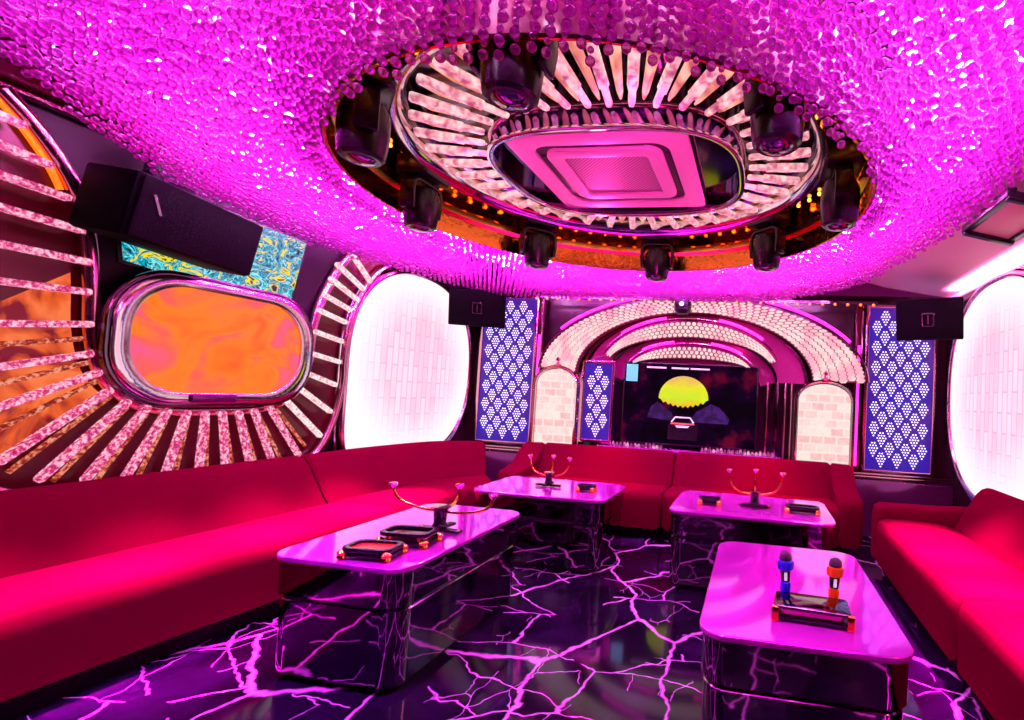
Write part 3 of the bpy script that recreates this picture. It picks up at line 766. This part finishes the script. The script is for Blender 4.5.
for x in (.13, .32, .385): MB().box((x, 5.575, 1.07), (.018, .05, .86)).build('post', 'rose_chrome', t, True, bevel=.004)
for x in (-1.99, .53): MB().box((x, 5.56, 1.07), (.03, .10, .86)).build('post', 'rose_chrome', t, True, bevel=.006)

def brick_column(x0, x1, ztop, label):
    cx, w = (x0 + x1) / 2, (x1 - x0)
    t = thing('brick_light_column', label, 'light panel', (cx, 5.33, .63))
    def shape(k):
        r = w / 2 + k; zs = ztop - .17
        return [(cx - r, .63), (cx + r, .63)] + [(cx + r * math.cos(a), zs + (.17 + k) * math.sin(a)) for a in [PI * s / 16 for s in range(17)]]
    MB().prism(shape(0), 5.305, 5.36, 'y').build('lit_bricks', 'bricks', t, True)
    s0, s1 = shape(.045), shape(.008)
    MB().band(s0[1:] + s0[:1], s1[1:] + s1[:1], 5.295, 5.355, 'y', False).build('frame', 'rose_chrome', t, True)
    MB().tube([(x, 5.29, z) for x, z in shape(.02)[1:] + shape(.02)[:1]], .008, 6).build('trim_line', 'chrome', t, True)
    # little crown on top
    MB().lathe([(.035, 0), (.05, .012), (.02, .03), (.016, .055), (.03, .075), (.008, .10)], (cx, 5.32, ztop + .035), 12).build('finial', 'rose_chrome', t, True)
brick_column(-2.42, -1.98, 1.53, 'arched white glowing brick panel at the left foot of the crystal arch')
brick_column(.45, .96, 1.50, 'arched white glowing brick panel at the right foot of the crystal arch')
# red mirrored strips beside the columns
for x, lb in ((-2.52, 'narrow red mirrored strip between the left blue panel and left brick panel'), (1.055, 'narrow red mirrored strip between the right brick panel and right blue panel')):
    t = thing('mirror_strip', lb, 'wall panel', (x, 5.5, .6))
    MB().box((x, 5.535, 1.50), (.075, .07, 1.74)).build('strip', 'wall_dark_red', t, True, bevel=.008)
    MB().box((x, 5.492, 1.30), (.026, .012, 1.26)).build('glow_line', 'magenta_led', t, True)
    MB().box((x + .028, 5.495, 1.50), (.010, .012, 1.70)).build('chrome_line', 'chrome', t, True)

tv = thing('wall_television', 'wall television showing a yellow-green sunset behind a car at night', 'television', (-.72, 5.46, .75))
x0, x1, z0, z1 = -1.46, .03, .76, 1.66
MB().box(((x0 + x1) / 2, 5.46, (z0 + z1) / 2), (x1 - x0, .05, z1 - z0)).build('cabinet', 'black', tv, True, bevel=.008)
MB().box(((x0 + x1) / 2, 5.434, (z0 + z1) / 2), (x1 - x0 - .03, .004, z1 - z0 - .03)).build('screen', 'tvbg', tv, True)
def flat(poly, y, name, m, d=.003):
    return MB().prism(poly, y, y - d, 'y').build(name, m, tv, True, smooth=0)
cx, cz = -.775, 1.27
dome = [(cx + .275 * math.cos(PI * k / 24), cz + .25 * math.sin(PI * k / 24)) for k in range(25)]
fringe = [(cx - .275 + .55 * k / 20, cz - .02 - .07 * math.sin(PI * k / 20) + (.016 if k % 2 else -.008)) for k in range(1, 20)]
o = MB().prism([(x - cx, z - cz) for x, z in dome + fringe], 0, -.003, 'y').build('sunset', 'sun', tv); o.location = Vector((cx, 5.4315, cz)) - tv.location
flat([(-1.17, 1.05), (-1.13, 1.17), (-1.06, 1.23), (-.98, 1.17), (-.9, 1.12), (-.86, 1.02)], 5.4285, 'hill', 'hill')
flat([(-.70, 1.02), (-.62, 1.14), (-.55, 1.18), (-.47, 1.23), (-.38, 1.20), (-.26, 1.08), (-.28, 1.02)], 5.4285, 'hill', 'hill')
flat([(-.93, .82), (-.60, .82), (-.60, .99), (-.68, 1.02), (-.86, 1.02), (-.93, .98)], 5.428, 'car_silhouette', 'black')
flat([(-.855, 1.075), (-.685, 1.075), (-.64, 1.015), (-.655, 1.01), (-.69, 1.06), (-.85, 1.06), (-.885, 1.01), (-.90, 1.015)], 5.424, 'car_roofline', 'white_text')
flat([(-.90, 1.005), (-.64, 1.005), (-.64, .99), (-.90, .99)], 5.424, 'tail_light', 'red_line')
flat([(-.85, .978), (-.69, .978), (-.71, .955), (-.83, .955)], 5.424, 'car_window', 'white_text')
flat([(-1.43, 1.44), (-1.30, 1.44), (-1.30, 1.63), (-1.43, 1.63)], 5.4315, 'corner_logo', 'teal_glow')
for a, b in ((-1.20, -.98), (-.92, -.73), (-.71, -.50)):
    flat([(a, 1.595), (b, 1.595), (b, 1.612), (a, 1.612)], 5.4315, 'caption_line', 'white_text')
sh = thing('wall_counter', 'narrow pink glittering counter under the wall television, behind the back sofa', 'counter', (-.65, 5.45, .6))
MB().box((-.70, 5.39, .70), (1.98, .24, .03)).build('top', 'glass_top', sh, True, bevel=.006)
MB().box((-.70, 5.42, .63), (1.94, .18, .11)).build('front', 'purple_gloss', sh, True)
cr = MB()
for k in range(44):
    x = -1.58 + k * .0415
    if -.98 < x < -.55:
        if cr.v: cr.build('crystal_trim', 'pink_crystal', sh, True, smooth=0); cr = MB()
        continue
    cr.lathe([(.018, 0), (.016, .012 + .02 * rng.random()), (.006, .028 + .02 * rng.random())], (x, 5.45 - .02 * rng.random(), .715), 6)
cr.build('crystal_trim', 'pink_crystal', sh, True, smooth=0)

ls = thing('bulb_string', 'row of small orange-red bulbs along the top of the back wall', 'string light', (-.68, 5.30, 2.45))
MB().box((-.68, 5.312, 2.342), (3.72, .03, .03)).build('rail', 'deep_mirror', ls, True)
for k in range(30):
    MB().sphere((-2.49 + k * (3.63 / 29), 5.292, 2.322), .013, 8, 6).build('bulb', 'red_led', ls, True)
t = thing('blue_spotlight', 'small black spotlight with a blue lens at the crown of the widest arch', 'stage light', (-.80, 5.22, 2.385))
MB().prism(rrect(-.09, .09, -.07, .07, .02), -.06, .0).build('base', 'black', t, bevel=.006)
MB().lathe([(.05, -.06), (.085, -.07), (.095, -.11), (.09, -.18), (.06, -.215)], n=20).build('head', 'black', t)
MB().sphere((0, -.092, -.12), .024, 12, 8, (1, .5, 1)).build('lens', 'blue_lens', t)

# ------------------------------------------------------------------ sofas
def sweep(front, back, prof, end=.035):
    """prof: closed outline of (f,z), f=0 front .. 1 back; front/back: matching floor polylines. Ends are rounded off."""
    F = [Vector((*p, 0)) for p in front]; B = [Vector((*p, 0)) for p in back]
    pf = sum(p[0] for p in prof) / len(prof); pz = sum(p[1] for p in prof) / len(prof)
    rings = []
    n = len(F)
    def ring(f, b, k):
        out = []
        for (u, z) in prof:
            u2, z2 = pf + (u - pf) * k[0], pz + (z - pz) * k[1]
            p = f.lerp(b, u2); out.append((p.x, p.y, z2))
        return out
    for i in range(n):
        if i == 0:
            dF = (F[1] - F[0]).normalized(); dB = (B[1] - B[0]).normalized()
            for e, kk in ((.0, (.90, .84)), (.012, (.955, .925)), (end, (1, 1))): rings.append(ring(F[0] + dF * e, B[0] + dB * e, kk))
        elif i == n - 1:
            dF = (F[-2] - F[-1]).normalized(); dB = (B[-2] - B[-1]).normalized()
            for e, kk in ((end, (1, 1)), (.012, (.955, .925)), (.0, (.90, .84))): rings.append(ring(F[-1] + dF * e, B[-1] + dB * e, kk))
        else: rings.append(ring(F[i], B[i], (1, 1)))
    return MB().loft(rings)
def dens(a, n=10):
    return [tuple(p)[:2] for p in smooth_path([(*q, 0) for q in a], n)]
SEAT = [(.00, .10), (.64, .10), (.64, .40), (.50, .425), (.25, .43), (.07, .425), (.025, .41), (.005, .385), (-.005, .33), (.0, .20)]
BACK = [(.60, .12), (1.0, .12), (1.0, .66), (.985, .70), (.95, .722), (.91, .725), (.865, .71), (.83, .675), (.75, .55), (.67, .42), (.62, .36)]
BASE = [(.07, .0), (.97, .0), (.97, .11), (.07, .11)]
def sofa(label, front, back, arms=(), group='red leather sofas along the walls', sw=None):
    ctr = (sum(p[0] for p in front + back) / (2 * len(front)), sum(p[1] for p in front + back) / (2 * len(front)), 0)
    t = thing('sofa', label, 'sofa', ctr, 0, group)
    f, b = dens(front), dens(back)
    sweep(f, b, SEAT).build('seat', 'leather', t, True, smooth=50)
    sweep(f, b, BACK).build('backrest', 'leather', t, True, smooth=50)
    sweep(f, b, BASE, .03).build('plinth', 'plinth', t, True)
    for (fa, fb, ba, bb, prof) in arms:
        sweep([fa, tuple((Vector(fa) + Vector(fb)) / 2), fb], [ba, tuple((Vector(ba) + Vector(bb)) / 2), bb], prof).build('arm', 'leather', t, True, smooth=50)
    return t
sofa('red leather sofa along the left wall under the rod light, nearest section', [(-2.62, .2), (-2.55, 1.6), (-2.46, 2.4), (-2.40, 3.175)], [(-3.32, .2), (-3.32, 1.6), (-3.32, 2.4), (-3.32, 3.175)])
sofa('red leather sofa curving into the far left corner under the left lightbox', [(-2.398, 3.19), (-2.37, 3.6), (-2.34, 4.0), (-2.33, 4.3)], [(-3.32, 3.19), (-3.31, 3.9), (-3.18, 4.6), (-2.80, 4.92)])
ARM = [(.0, .10), (1.0, .10), (1.0, .70), (.90, .725), (.75, .66), (.55, .55), (.25, .50), (.06, .49), (.01, .45), (-.005, .38)]
sofa('red leather sofa along the back wall, left of the seam, behind the left far table', [(-2.22, 4.46), (-1.6, 4.45), (-.79, 4.44)], [(-2.22, 5.20), (-1.6, 5.22), (-.79, 5.22)],
     [((-2.42, 4.50), (-2.20, 4.44), (-2.42, 5.10), (-2.20, 5.20), ARM)])
sofa('red leather sofa along the back wall, right of the seam, behind the right far table', [(-.775, 4.44), (0, 4.44), (.76, 4.44)], [(-.775, 5.22), (0, 5.22), (.76, 5.20)],
     [((.74, 4.42), (.95, 4.48), (.74, 5.20), (.95, 5.10), ARM)])
ARM2 = [(.0, .10), (.95, .10), (.95, .52), (.9, .545), (.5, .53), (.06, .525), (.01, .50), (-.005, .40)]
sofa('red leather sofa along the right wall, far section with a low arm', [(.985, 4.22), (.98, 3.4), (.98, 2.615)], [(1.85, 4.22), (1.85, 3.4), (1.85, 2.615)],
     [((.985, 4.38), (.985, 4.20), (1.85, 4.38), (1.85, 4.20), ARM2)])
sofa('red leather sofa along the right wall, nearest section beside the near right table', [(.98, 2.60), (.985, 1.6), (.99, .2)], [(1.85, 2.60), (1.85, 1.6), (1.85, .2)])

# ------------------------------------------------------------------ tables
TZ = .53
def table(label, x0, x1, y0, y1):
    cx, cy = (x0 + x1) / 2, (y0 + y1) / 2; a, b = (x1 - x0) / 2, (y1 - y0) / 2
    t = thing('coffee_table', label, 'table', (cx, cy, 0), 0, 'mirrored coffee tables')
    def rr(i, r): return rrect(-a + i, a - i, -b + i, b - i, r, 8)
    def solid(i, r, z0_, z1_, k=.004):
        return MB().loft([[(x, y, z) for x, y in rr(j, max(.01, r - j + i))] for j, z in ((i + k, z0_), (i, z0_ + k), (i, z1_ - k), (i + k, z1_))])
    solid(0, .10, .508, TZ).build('tabletop', 'glass_top', t)
    solid(.012, .09, .36, .508).build('apron', 'dark_mirror', t)
    solid(.03, .08, .345, .36, .001).build('groove', 'black', t)
    solid(.022, .085, .035, .345).build('body', 'dark_mirror', t)
    solid(.05, .07, .0, .035, .002).build('plinth', 'black', t)
    return t
table('mirrored coffee table beside the left sofa, holding two black ashtrays', -2.04, -1.38, 1.86, 2.97)
table('mirrored coffee table nearest the right sofa, holding the blue and orange microphones', -.155, .54, 1.67, 2.77)
table('mirrored coffee table in front of the back sofa, left of the seam', -2.06, -1.02, 3.44, 4.14)
table('mirrored coffee table in front of the back sofa, right of the seam', -.55, .56, 3.36, 4.12)

# ------------------------------------------------------------------ things on the tables
def ashtray(name, label, loc, rz, w, d, cat='ashtray', glow=None, group=None, hh=.05):
    t = thing(name, label, cat, loc, rz, group)
    o, i = rrect(-w / 2, w / 2, -d / 2, d / 2, min(w, d) * .28), rrect(-w / 2 + .022, w / 2 - .022, -d / 2 + .022, d / 2 - .022, min(w, d) * .2)
    MB().prism(o, .012, .024).build('lower_tier', 'black', t, bevel=.002)
    MB().prism(i, .024, hh - .018).build('core', 'rose_chrome', t)
    MB().band(o, i, hh - .018, hh, 'z').build('rim', 'black', t, bevel=.003)
    MB().prism(i, hh - .018, hh - .012).build('dish', glow or 'deep_mirror', t)
    for sx in (-1, 1):
        for sy in (-1, 1):
            MB().lathe([(.014, 0), (.023, .008), (.019, .018), (.024, .030), (.008, .040)], (sx * (w / 2 - .014), sy * (d / 2 - .012), 0), 10).build('foot', 'gold', t)
    return t
M['red_dish'] = mat('red_dish', (.85, .03, .03), .3, .25)
ashtray('ashtray', 'black ashtray with a red dish and gold feet, nearest on the left table', (-1.62, 1.985, TZ), .12, .22, .15, glow='red_dish')
ashtray('ashtray', 'black oval ashtray with a thick rim and gold feet, in front of the antler stand', (-1.60, 2.19, TZ), .10, .24, .15, hh=.065)
ashtray('ashtray', 'small black ashtray to the right of the stand on the left far table', (-1.25, 3.74, TZ), .0, .14, .10)
ashtray('ashtray', 'small black ashtray to the left of the stand on the right far table', (-.29, 3.66, TZ), .05, .16, .11)
ashtray('ashtray', 'wide black ashtray to the right of the stand on the right far table', (.36, 3.64, TZ), -.02, .23, .11)

def stand(label, loc, rz, spread, height, k):
    t = thing('antler_stand', label, 'table stand', loc, rz, 'gold antler stands on the tables')
    MB().box((0, 0, .014), (.22 * k, .036 * k, .016)).build('base_bar', 'black', t, bevel=.004)
    MB().box((0, 0, .022), (.036 * k, .18 * k, .016)).build('base_bar', 'black', t, bevel=.004)
    MB().lathe([(.030 * k, .028), (.034 * k, .034), (.026 * k, .05), (.030 * k, .095 * k), (.036 * k, .10 * k + .005), (.020 * k, .10 * k + .01)], n=16).build('cup', 'black', t)
    MB().lathe([(.034 * k, .10 * k + .006), (.042 * k, .10 * k + .014), (.042 * k, .10 * k + .02), (.02 * k, .10 * k + .024)], n=16).build('cup_rim', 'rose_chrome', t)
    for q in range(3):
        a = 2 * PI * q / 3 + (PI if q == 0 else PI)
        a = (PI, 0, PI / 2)[q]
        s = spread if q < 2 else spread * .45
        pts = [(.02 * k, .095 * k), (s * .35, .095 * k), (s * .72, .10 * k + height * .12), (s * .93, .10 * k + height * .42), (s, .10 * k + height * .85)]
        P = smooth_path([(r * math.cos(a), r * math.sin(a), z) for r, z in pts], 6)
        arm = MB().tube(P, [.0065 * k] * len(P), 8).build('arm', 'gold', t)
        e = P[-1]
        MB().lathe([(.006 * k, -.012), (.016 * k, .0), (.022 * k, .010), (.018 * k, .018), (.004, .022)], tuple(e), 12).build('cap', 'rose_chrome', arm)
    for q in (-1, 1): MB().sphere((q * .10 * k, 0, .013), .012, 8, 6).build('foot', 'gold', t)
    return t
stand('gold antler stand on the left table, behind the oval ashtray', (-1.585, 2.40, TZ), -.10, .31, .11, 1.15)
stand('gold antler stand on the left far table', (-1.58, 3.78, TZ), 0, .165, .15, .95)
stand('gold antler stand on the right far table between two ashtrays', (.03, 3.68, TZ), 0, .19, .17, 1.0)

tr = thing('microphone_tray', 'black and gold tray in front of the two microphones on the near right table', 'tray', (.235, 1.90, TZ), -.06); tr.scale = (.92, .92, .92)
MB().prism(rrect(-.14, .14, -.085, .075, .02), .010, .022).build('lower_tier', 'black', tr, bevel=.003)
MB().prism(rrect(-.115, .115, -.07, .06, .015), .022, .046).build('core', 'rose_chrome', tr)
MB().prism(rrect(-.14, .14, -.085, .075, .02), .046, .058).build('upper_tier', 'deep_mirror', tr, bevel=.003)
for sx in (-1, 1):
    MB().box((sx * .138, -.078, .028), (.03, .03, .056)).build('foot', 'gold', tr, bevel=.008)
    MB().box((sx * .13, .06, .024), (.03, .03, .048)).build('foot', 'gold', tr, bevel=.008)
def mic(name, label, loc, m, s):
    t = thing(name, label, 'microphone', loc, 0, 'karaoke microphones')
    t.rotation_euler = (math.radians(-4), math.radians(2 * s), 0); t.scale = (.92, .92, .88)
    MB().lathe([(.012, 0), (.013, .03), (.014, .04)], n=14).build('plug', 'black', t)
    MB().lathe([(.010, .03), (.017, .034), (.020, .05), (.022, .075), (.021, .088), (.017, .092)], n=18).build('sleeve', m, t)
    MB().lathe([(.017, .088), (.019, .10), (.0215, .14), (.020, .145)], n=18).build('handle', 'black', t)
    MB().box((0, -.0195, .116), (.012, .005, .034)).build('display', 'display', t, bevel=.001)
    rg = []
    for z, r in ((.138, .021), (.144, .029), (.165, .031), (.176, .030), (.180, .022)):
        rg.append([(r * (1 + (.10 if k % 4 < 2 else -.04)) * math.cos(2 * PI * k / 24), r * (1 + (.10 if k % 4 < 2 else -.04)) * math.sin(2 * PI * k / 24), z) for k in range(24)])
    MB().loft(rg).build('anti_roll_ring', m, t, smooth=25)
    MB().lathe([(.020, .176), (.0255, .184), (.026, .195), (.022, .208), (.012, .216), (.002, .219)], n=18).build('grille', 'mesh_grille', t)
    return t
mic('microphone', 'blue microphone standing upright behind the tray', (.150, 2.00, TZ), 'blue_plastic', -1)
mic('microphone', 'orange microphone standing upright behind the tray', (.322, 1.985, TZ), 'orange_plastic', 1)

# ------------------------------------------------------------------ extra room light
def area(name, loc, size, power, col, rot=(0, 0, 0), sy=None):
    d = bpy.data.lights.new(name, 'AREA'); d.energy = power; d.color = col; d.size = size
    if sy: d.shape = 'RECTANGLE'; d.size_y = sy
    o = bpy.data.objects.new(name, d); C.objects.link(o); o.location = loc; o.rotation_euler = rot
    return o
def spot(name, loc, target, power, col, ang, blend=.5, r=.05):
    d = bpy.data.lights.new(name, 'SPOT'); d.energy = power; d.color = col; d.spot_size = math.radians(ang); d.spot_blend = blend; d.shadow_soft_size = r
    o = bpy.data.objects.new(name, d); C.objects.link(o); o.location = loc
    o.rotation_euler = (Vector(target) - Vector(loc)).to_track_quat('-Z', 'Y').to_euler()
    return o
for y in (.9, 1.5, 2.1, 2.7, 3.3): spot('left_seat_fill', (-2.60, y, 2.17), (-2.60, y, .4), 1500, (1, .0, .62), 38, 1)  # added spots without a fitting, to brighten the left seats
for y in (1.2, 1.8, 2.4, 3.0, 3.6): spot('right_seat_fill', (1.20, y, 2.17), (1.20, y, .4), 1700, (1, .0, .62), 38, 1)  # same for the right seats, also added without a fitting
for x in (-1.5, .1): spot('back_seat_fill', (x, 4.6, 2.17), (x, 4.7, .4), 300, (1, .0, .10), 46, 1)  # added red spots over the back seats, no fitting
spot('floor_fill', (-1.95, 1.3, 2.15), (-2.0, 1.5, 0), 160, (.40, .0, 1), 70, 1)  # added spot for a violet wash on the left floor
spot('floor_fill', (-.84, 1.6, 2.2), (-.8, 2.3, 0), 120, (.9, .0, 1), 95)  # another added spot, brightening the middle of the floor
for a in (0, 90, 180, 270):
    ar = math.radians(a + 22.5)
    spot('ac_fill_spot', (RC[0] + 1.1 * math.cos(ar), RC[1] + 1.1 * math.sin(ar), 2.22), (-.78, 2.52, 2.45), 38, (1, .04, .42), 70)  # spots added to brighten the air conditioner from below
area('cove_strip', (1.80, 2.4, 2.40), .05, 45, (1, .34, .66), (math.radians(180), math.radians(35), 0), 5.5)

# ------------------------------------------------------------------ render look
w = bpy.data.worlds.new('world'); SC.world = w; w.use_nodes = True
w.node_tree.nodes['Background'].inputs[0].default_value = (.02, .0, .02, 1); w.node_tree.nodes['Background'].inputs[1].default_value = .2
SC.view_settings.view_transform = 'Standard'; SC.view_settings.look = 'None'; SC.view_settings.exposure = 0; SC.view_settings.gamma = 1
SC.view_settings.use_curve_mapping = False
SC.cycles.max_bounces = 10; SC.cycles.transmission_bounces = 9; SC.cycles.glossy_bounces = 5; SC.cycles.diffuse_bounces = 3
SC.cycles.sample_clamp_indirect = 4
SC.cycles.caustics_refractive = False
